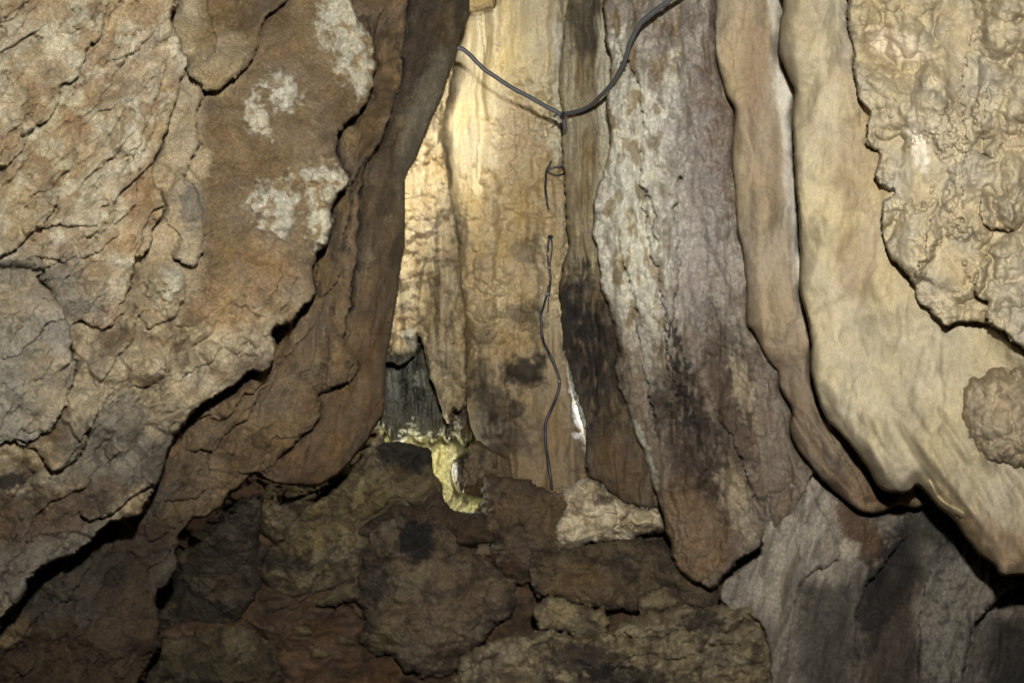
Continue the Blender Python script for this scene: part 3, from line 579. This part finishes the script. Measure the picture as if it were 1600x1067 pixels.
# ============================================================ FLOOR AND BOULDERS
FL = Rock([(-200,700),(420,700),(560,730),(620,800),(700,850),(780,850),(830,800),(900,780),(1400,780),(1700,900),(2150,1260),(-560,1260)], lambda X, Y: 4.2 + .0013 * (1067 - Y) , ragged=2, r=10, R=4, seed=51, step=2.4, drop=5, smooth=False, gut=None)
FL.add(34 * FL.n(90, 60, octs=3) + 6 * FL.n(20, 12, seed=3, octs=3)).nod(44, 26, seed=3, sy=30).nod(18, 8, seed=4).strata(80, 50, 14, ws=90, seed=6).paint((126,94,64)).paint((84,66,50), .7 * sst(-.1, .4, FL.n(80, 40, seed=3, octs=4))).paint((120,88,56), .5 * sst(.15, .5, FL.n(30, 16, seed=5, octs=4)))
FL.build('ground', M_WALL, kind='structure')

def boulder(poly, d, col, col2, label, seed, name='boulder', ragged=4, r=26, R=28, relief=9, drop=120, mat=M_WALL, extra=None, group=None, cat='boulder', rot=0.0, rs=30):
    relief *= 1.7; b = Rock(poly, d, ragged=ragged * 2.2, rs=rs, r=r * 2.0, R=R * 2.0, seed=seed, drop=drop * .25, gut=(12, 5))
    b.nod(70, relief * 2.4, seed=seed + 3, p=.8).add(relief * 1.4 * b.n(60, 44, octs=3, rot=rot) + relief * .7 * b.n(22, seed=2, octs=4, gain=.6, rot=rot) + 2 * b.n(8, seed=3, octs=2)).nod(24, relief * .4, seed=seed)
    b.strata(60 + 40 * math.sin(seed), 44, relief * .6, ws=80, seed=seed + 1).cracks(44, 14, seed=seed, rot=seed, asp=1.8)
    b.paint(col).paint(col2, .75 * sst(-.1, .4, b.n(34, seed=4, octs=5, gain=.6, rot=rot)))
    if extra: extra(b)
    b.build(name, mat, label, cat, group); return b

def x1(b): b.paint((40,36,36), .9 * b.el(640, 710, 60, 26, 0, .6)).paint((130,112,68), .65 * b.el(545, 810, 100, 40, -.7, .6)).paint((50,44,40), .7 * b.el(440, 880, 60, 14, .2)).ledge([(560,820),(600,790),(620,774),(650,790),(668,780),(690,770)], 14, 24, g=6, side=-1).ledge([(430,860),(480,790),(540,740),(580,700)], 10, 30, side=-1)
boulder([(420,760),(470,740),(510,700),(550,665),(590,676),(602,692),(630,692),(660,700),(672,706),(676,740),(690,764),(676,790),(650,800),(610,840),(568,880),(560,905),(530,918),(470,930),(430,925),(412,900),(412,870),(430,850),(412,830),(410,800)],
        lambda X, Y: 4.28 - .0008 * (Y - 800), (140,122,86), (82,70,52), 'long sloping brown boulder with a flat black top, left of the glowing hole', 61, extra=x1, rot=-.7, relief=9, R=22, drop=90, ragged=1.5)
def x2(b): b.paint((38,36,36), .95 * b.el(648, 842, 30, 36, 0, .5)).paint((58,52,46), .6 * b.el(580, 900, 24, 60)).paint((150,136,100), .8 * (b.el(600, 1000, 28, 18, .2, .7) + b.el(650, 905, 24, 14, -.5, 1)))
boulder([(568,880),(575,850),(600,815),(640,808),(690,812),(730,850),(760,880),(800,905),(806,930),(798,960),(760,990),(730,1040),(690,1060),(640,1050),(612,1024),(575,1020),(562,1000),(572,970),(556,930)],
        lambda X, Y: 4.0 - .0006 * (Y - 900), (142,120,94), (90,74,58), 'big grey brown boulder in the middle of the floor with a black patch on top', 62, extra=x2, r=40, R=50)
boulder([(560,835),(575,815),(620,786),(650,790),(668,772),(680,760),(690,776),(702,796),(729,804),(757,800),(770,826),(770,845),(740,850),(700,846),(670,830),(600,840)], lambda X, Y: 4.15, (100,78,56), (70,54,42),
        'low rounded brown rock wedged under the bottom of the glowing hole', 63, R=24, r=20, ragged=1.5)
def x4(b): b.paint((92,54,24), .8 * b.el(770, 890, 34, 40, 0, .5)).paint((140,116,70), .6 * b.el(870, 800, 24, 36, 0, .8))
boulder([(758,760),(762,748),(790,744),(820,748),(850,766),(884,772),(905,790),(888,810),(884,850),(866,880),(846,900),(800,912),(770,890),(768,850),(756,820)], lambda X, Y: 4.2, (130,106,78), (80,64,48),
        'brown boulder right of the glowing hole, below the lit wall', 64, extra=x4)
boulder([(888,765),(905,756),(930,750),(956,772),(990,792),(1026,788),(1044,810),(1040,836),(1010,836),(985,848),(930,850),(880,862),(862,850),(880,800)], lambda X, Y: 4.12, (196,178,146), (140,120,94),
        'pale cream boulder at the foot of the streaked flowstone', 65, relief=6, mat=M_SMOOTH, extra=lambda b: b.paint((92,74,58), .8 * b.el(942, 780, 16, 10)).paint((84,68,56), .9 * b.el(1020, 842, 50, 14, -.3)))
def x6(b): b.paint((148,118,74), .6 * b.el(920, 915, 60, 30, .3, .8))
boulder([(828,880),(845,862),(880,862),(960,848),(1040,846),(1070,870),(1120,900),(1160,930),(1130,950),(1060,950),(1000,955),(940,950),(880,935),(838,924)], lambda X, Y: 4.0, (126,106,78), (80,66,50),
        'flat topped brown boulder in front of the pale cream boulder', 66, extra=x6)
boulder([(832,965),(836,945),(860,932),(880,940),(900,946),(930,948),(952,962),(946,990),(920,1000),(900,1004),(880,985),(850,985)], lambda X, Y: 3.8, (186,164,120), (112,96,74),
        'lumpy pale rock near the floor centre, in front of the flat topped boulder', 67, relief=7, r=18, R=22)
boulder([(1000,944),(1008,930),(1030,922),(1052,926),(1060,940),(1050,950),(1020,952)], lambda X, Y: 3.75, (170,150,108), (130,110,80), 'small round pale stone between the boulders', 68, r=16, R=18, relief=3, drop=50)
def x8(b):
    b.nod(46, 34, seed=7, sy=32).nod(20, 13, seed=3).paint((196,176,134), .75 * sst(-.05, .35, b.n(30, 18, seed=12, octs=4))).paint((58,50,46), .8 * (b.el(915, 1030, 60, 26, .1, .7) + b.el(1096, 972, 36, 16, 0, .7) + b.el(970, 1060, 70, 20)))
    b.ledge([(900,1010),(960,990),(1020,995),(1060,980),(1100,985)], 12, 18, side=-1).ledge([(940,1060),(1000,1020),(1060,1030),(1120,1005),(1180,1010)], 14, 20, side=-1)
boulder([(700,1080),(715,1050),(730,1020),(780,1000),(850,985),(900,1000),(950,990),(1000,960),(1060,952),(1120,948),(1190,952),(1210,1000),(1215,1060),(1220,1260),(680,1260)], lambda X, Y: 3.62 - .0006 * (Y - 1000), (166,146,112), (98,84,64),
        'knobbly pale rock ledge along the bottom of the picture, right of centre', 69, name='knobbly_ledge', extra=x8, relief=11, cat='rock ledge')
boulder([(230,1060),(240,1010),(290,995),(340,985),(380,978),(412,1000),(430,1030),(440,1070),(440,1200),(220,1200)], lambda X, Y: 3.7, (112,98,70), (70,60,48),
        'rounded boulder with pale blotches at the bottom left of the floor', 70, r=40, R=40, relief=7, extra=lambda b: b.paint((150,132,94), .7 * b.el(385, 1000, 30, 26, .6, .8)))
boulder([(256,900),(280,850),(300,830),(350,800),(400,770),(420,790),(410,840),(430,880),(400,930),(380,960),(340,985),(290,990),(240,1000)], lambda X, Y: 4.3, (84,74,58), (56,50,40),
        'dark wall of rock in the shade under the left ledges', 71, name='shaded_rock', relief=8, extra=lambda b: b.paint((104,84,58), .6 * b.el(355, 920, 30, 24, 0, .8)), cat='rock')
boulder([(498,942),(510,930),(556,905),(562,925),(556,935),(520,944)], lambda X, Y: 4.1, (120,104,72), (90,76,54), 'small pale slab leaning under the long sloping boulder', 72, r=10, R=8, relief=2, drop=40, cat='rock slab', name='small_slab')
random.seed(4)
for i, (x, y, w, lab) in enumerate([(470,985,13,'small pale stone on the brown earth, nearest the long sloping boulder'), (540,1000,10,'small stone on the brown earth, left of the big middle boulder'), (500,1020,16,'rounded tan stone lying alone on the brown earth'), (1070,925,12,'small grey stone under the tip of the streaked flowstone'), (1150,935,14,'pale pebble beside the pink grey flowstone foot')]):
    pts = [(x + w * (1 + .2 * math.sin(3 * a + i)) * math.cos(a), y + w * .62 * math.sin(a)) for a in [k * math.pi / 4 for k in range(8)]]
    boulder(pts, lambda X, Y, y=y: np.full(X.shape, 4.16 + .0012 * (1067 - y) - .1), (150,126,86), (104,84,60), lab, 80 + i, name='stone', r=w * .6, R=w * .7, relief=2, drop=30, cat='stone', ragged=2, group='loose stones on the cave floor')

# ============================================================ far shell of the cave (rock all round)
def shell():
    nu, nv = 260, 150
    u = np.linspace(0, 2 * math.pi, nu); v = np.linspace(.02, math.pi - .02, nv)
    U_, V_ = np.meshgrid(u, v)
    n = fbm(np.cos(U_) * 3 + 5, np.sin(U_) * 3 + V_ * 2, 1.0, seed=3, octs=5)
    rr = 1 + .10 * n
    X = 5.2 * np.sin(V_) * np.cos(U_) * rr; Y = 1.6 + 5.6 * np.sin(V_) * np.sin(U_) * rr; Z = 2.0 + 3.9 * np.cos(V_) * rr
    P = np.stack([X, Y, Z], -1).reshape(-1, 3)
    i = np.arange((nv - 1) * nu).reshape(nv - 1, nu)[:, :-1].ravel()
    F_ = np.stack([i, i + 1, i + nu + 1, i + nu], -1)
    me = bpy.data.meshes.new('cave_wall'); me.from_pydata(P.tolist(), [], F_.tolist())
    for p in me.polygons: p.use_smooth = True
    ca = me.color_attributes.new('rock', 'FLOAT_COLOR', 'POINT')
    c = np.tile(np.append(srgb((110, 90, 66)), 1), (len(P), 1)).astype(np.float32); ca.data.foreach_set('color', c.ravel())
    me.materials.append(M_WALL)
    o = bpy.data.objects.new('cave_wall', me); COL.objects.link(o); o['kind'] = 'structure'
shell()

# ============================================================ cables
def plain(name, col, rough=.5, metal=0.0):
    m = bpy.data.materials.new(name); m.use_nodes = True; b = m.node_tree.nodes['Principled BSDF']
    n = m.node_tree.nodes.new('ShaderNodeTexNoise'); n.inputs['Scale'].default_value = 60; n.inputs['Detail'].default_value = 4
    r = m.node_tree.nodes.new('ShaderNodeMix'); r.data_type = 'RGBA'; c = srgb(col)
    r.inputs[6].default_value = tuple(c * .6) + (1,); r.inputs[7].default_value = tuple(np.minimum(c * 1.35, .9)) + (1,)
    m.node_tree.links.new(n.outputs[0], r.inputs[0]); m.node_tree.links.new(r.outputs[2], b.inputs['Base Color'])
    b.inputs['Roughness'].default_value = rough; b.inputs['Metallic'].default_value = metal
    return m
M_CABLE = plain('grey_cable_sheath', (84, 86, 90), .45); M_TIE = plain('black_tie', (30, 30, 32), .5); M_THIN = plain('dark_cable_sheath', (52, 54, 62), .4)
M_TAPE = plain('pale_clip', (150, 146, 138), .5)

def tube_mesh(name, pts, rad, mat, nseg=12, parent=None, dens=8):
    p = catmull(pts, False, dens); n = len(p); V = []; Fc = []
    if n > 30: q = np.arange(n) * 1.0; p = p + .0022 * np.stack([fbm(q, q * 0 + 3, 7.0, seed=1), fbm(q, q * 0 + 9, 7.0, seed=2), fbm(q, q * 0 + 5, 7.0, seed=3)], 1)
    T = np.gradient(p, axis=0); T /= np.linalg.norm(T, axis=1)[:, None] + 1e-9
    up = np.array([0.0, 1.0, 0.0])
    rads = np.interp(np.linspace(0, 1, n), np.linspace(0, 1, len(rad)), rad) if np.ndim(rad) else np.full(n, rad)
    for i in range(n):
        a = np.cross(T[i], up); a /= np.linalg.norm(a) + 1e-9; b = np.cross(T[i], a)
        for k in range(nseg):
            t = 2 * math.pi * k / nseg
            V.append(p[i] + rads[i] * (math.cos(t) * a + math.sin(t) * b))
    for i in range(n - 1):
        for k in range(nseg):
            k2 = (k + 1) % nseg; Fc.append((i * nseg + k, i * nseg + k2, (i + 1) * nseg + k2, (i + 1) * nseg + k))
    Fc.append(tuple(range(nseg))[::-1]); Fc.append(tuple((n - 1) * nseg + k for k in range(nseg)))
    V = np.array(V); org = V.mean(0) if parent is None else np.array(parent.location)
    me = bpy.data.meshes.new(name); me.from_pydata((V - org).tolist(), [], Fc)
    for q in me.polygons: q.use_smooth = True
    me.materials.append(mat); o = bpy.data.objects.new(name, me); COL.objects.link(o)
    if parent is None: o.location = org
    else: o.parent = parent
    return o

def surf(px, py, names, off=.012):
    d = 9.0
    for nme in names:
        s = LAYERS[nme]
        if s.X[0, 0] < px < s.X[0, -1] and s.Y[0, 0] < py < s.Y[-1, 0]:
            if float(bil(s.S, s.X[0, 0], s.Y[0, 0], s.step, np.array([float(px)]), np.array([float(py)]))[0]) > 0: d = min(d, s.depth_at(px, py))
    return d - off

t = bpy.data.objects.new('hanging_cable', None); COL.objects.link(t)
J = surf(879, 180, ['flowstone_wall', 'ribbed_curtain'], .03)
t.location = at(881, 200, J)
left = [(640,60,3.98),(690,68,3.99),(713,74,4.0),(725,78.5,4.0),(739,91,4.01),(756,108,4.02),(776,122,4.03),(801,138,4.05),(829,153,4.07),(854,167,4.09),(872,177,4.1),(881,188,4.11),(884,204,4.13)]
tube_mesh('cable_run', [at(*q) for q in left], .0102, M_CABLE, parent=t)
right = [(876,182,4.10),(884,178,4.08),(902,174,4.03),(919,167,3.98),(936,153,3.86),(955,132,3.74),(972,104,3.61),(982,76,3.53),(992,51,3.47),(1003,35,3.43),(1023,18,3.38),(1050,-2,3.32),(1090,-30,3.25),(1150,-90,3.15)]
tube_mesh('cable_run', [at(*q) for q in right], [.0092, .0098, .0102, .0104], M_CABLE, parent=t)
def ring(px, py, d, ax, r, th, mat, name, parent):
    """a tie wrapped round a cable whose run is along the photo direction ax"""
    c = np.array(at(px, py, d)); a = np.array([ax[0], 0, -ax[1]], float); a /= np.linalg.norm(a)
    e = np.array([0, 1.0, 0]); f = np.cross(a, e)
    pts = [c + r * (math.cos(q) * e + math.sin(q) * f) for q in np.linspace(0, 2 * math.pi, 13)]
    return tube_mesh(name, pts, th, mat, 8, parent, 3)
ring(974, 100.5, 3.6, (-.45, .9), .0135, .0035, M_CABLE, 'cable_clip', t)
ring(881, 181, 4.09, (1, .3), .015, .0045, M_TIE, 'cable_tie', t)
ring(878, 180, 4.09, (1, .5), .015, .004, M_TIE, 'cable_tie', t)
tube_mesh('tie_end', [at(870,179,4.08), at(867,181,4.09), at(866.5,183,4.1)], .004, M_TIE, 8, t)
setid(t, 'thick grey cable sagging across the lit wall and rising to the top right', 'cable')

EN = ['flowstone_wall', 'ribbed_curtain']
t2 = bpy.data.objects.new('short_cable', None); COL.objects.link(t2); t2.location = at(855, 328, 4.5)
def on(pts, off=.014): 
    ds = [surf(x, y, ['flowstone_wall'], off) for x, y in pts]
    ds = [min(ds[max(0, i - 1):i + 2]) for i in range(len(ds))]
    return [at(x, y, d) for (x, y), d in zip(pts, ds)]
tube_mesh('cable_run', on([(861,252),(859,258),(855,263),(853,270),(853,282),(852,292),(853,304),(855,316),(857,328)]), [.0055,.0055,.0065,.0065,.006], M_THIN, parent=t2)
tube_mesh('cable_run', on([(854,266),(862,263),(870,261),(878,259.5),(888,258)]), .006, M_CABLE, parent=t2)
tube_mesh('cable_run', on([(854,267),(860,271),(868,274),(876,273),(884,270)]), .004, M_THIN, parent=t2)
setid(t2, 'short dark piece of thin cable looped on the upper right of the lit wall', 'cable')

t3 = bpy.data.objects.new('wall_cable', None); COL.objects.link(t3); t3.location = at(860, 764, 4.5)
run = [(860,370),(857,379),(856,388),(856,402),(857,416),(860,436),(857,450),(854,464),(849,478),(846,492),(846,510),(848,528),(853,542),(860,556),(868,574),(874,592),(873,608),(868,624),(860,642),(853,660),(852,680),(854,704),(857,724),(860,744),(862,764)]
tube_mesh('cable_run', on(run, .016), [.0055, .0062, .0075, .0082, .008], M_THIN, parent=t3)
tube_mesh('cable_run', on([(861,372),(863,384),(861,400),(859,416),(861,436),(859,456),(857,470),(856,488)], .012), .0042, M_THIN, parent=t3)
for x, y in [(857, 417), (855, 458), (873, 594), (853, 664)]:
    c = on([(x, y), (x + .4, y + 3)], .02); tube_mesh('cable_clip', c, .0115, M_TAPE, 8, t3, 2)
tube_mesh('nail', on([(857,371),(860,369),(864,371)], .02), .007, M_TIE, 8, t3)
setid(t3, 'long dark cable running down the lit wall past the soot spots to the boulders', 'cable')

finish()

# ============================================================ lights
def light(kind, name, loc, energy, color, size=.05, **k):
    l = bpy.data.lights.new(name, kind); l.energy = energy; l.color = color
    l.shadow_soft_size = size
    for a, b in k.items(): setattr(l, a, b)
    o = bpy.data.objects.new(name, l); COL.objects.link(o); o.location = loc
    return o
fl_ = light('SPOT', 'camera_flash', (.08, .02, CAM[2] + .42), 590, (1, .96, .89), .03, spot_size=math.radians(118), spot_blend=1.0)
fl_.rotation_euler = (math.radians(90 + 3.5), 0, 0)
light('POINT', 'wall_lamp', at(610, 110, 3.66), 100, (1, .95, .84), .1)
light('POINT', 'hole_lamp', at(640, 748, 5.0), 11, (1, .96, .76), .03)
light('POINT', 'slit_lamp', at(935, 640, 4.95), 7, (.95, .97, 1), .03)

w = bpy.data.worlds.new('World'); scene.world = w; w.use_nodes = True
w.node_tree.nodes['Background'].inputs[0].default_value = (.02, .018, .016, 1); w.node_tree.nodes['Background'].inputs[1].default_value = 0.1

cd = bpy.data.cameras.new('camera'); cd.sensor_width = 36; cd.lens = 36 * FPX / 1600; cd.clip_end = 100; cd.clip_start = .02
co = bpy.data.objects.new('camera', cd); COL.objects.link(co); co.location = CAM; co.rotation_euler = (math.radians(90), 0, 0); scene.camera = co
scene.view_settings.view_transform = 'Standard'; scene.view_settings.look = 'None'; scene.view_settings.exposure = 0; scene.view_settings.gamma = 1
scene.cycles.use_denoising = True; scene.cycles.max_bounces = 5; scene.cycles.diffuse_bounces = 3; scene.cycles.glossy_bounces = 2
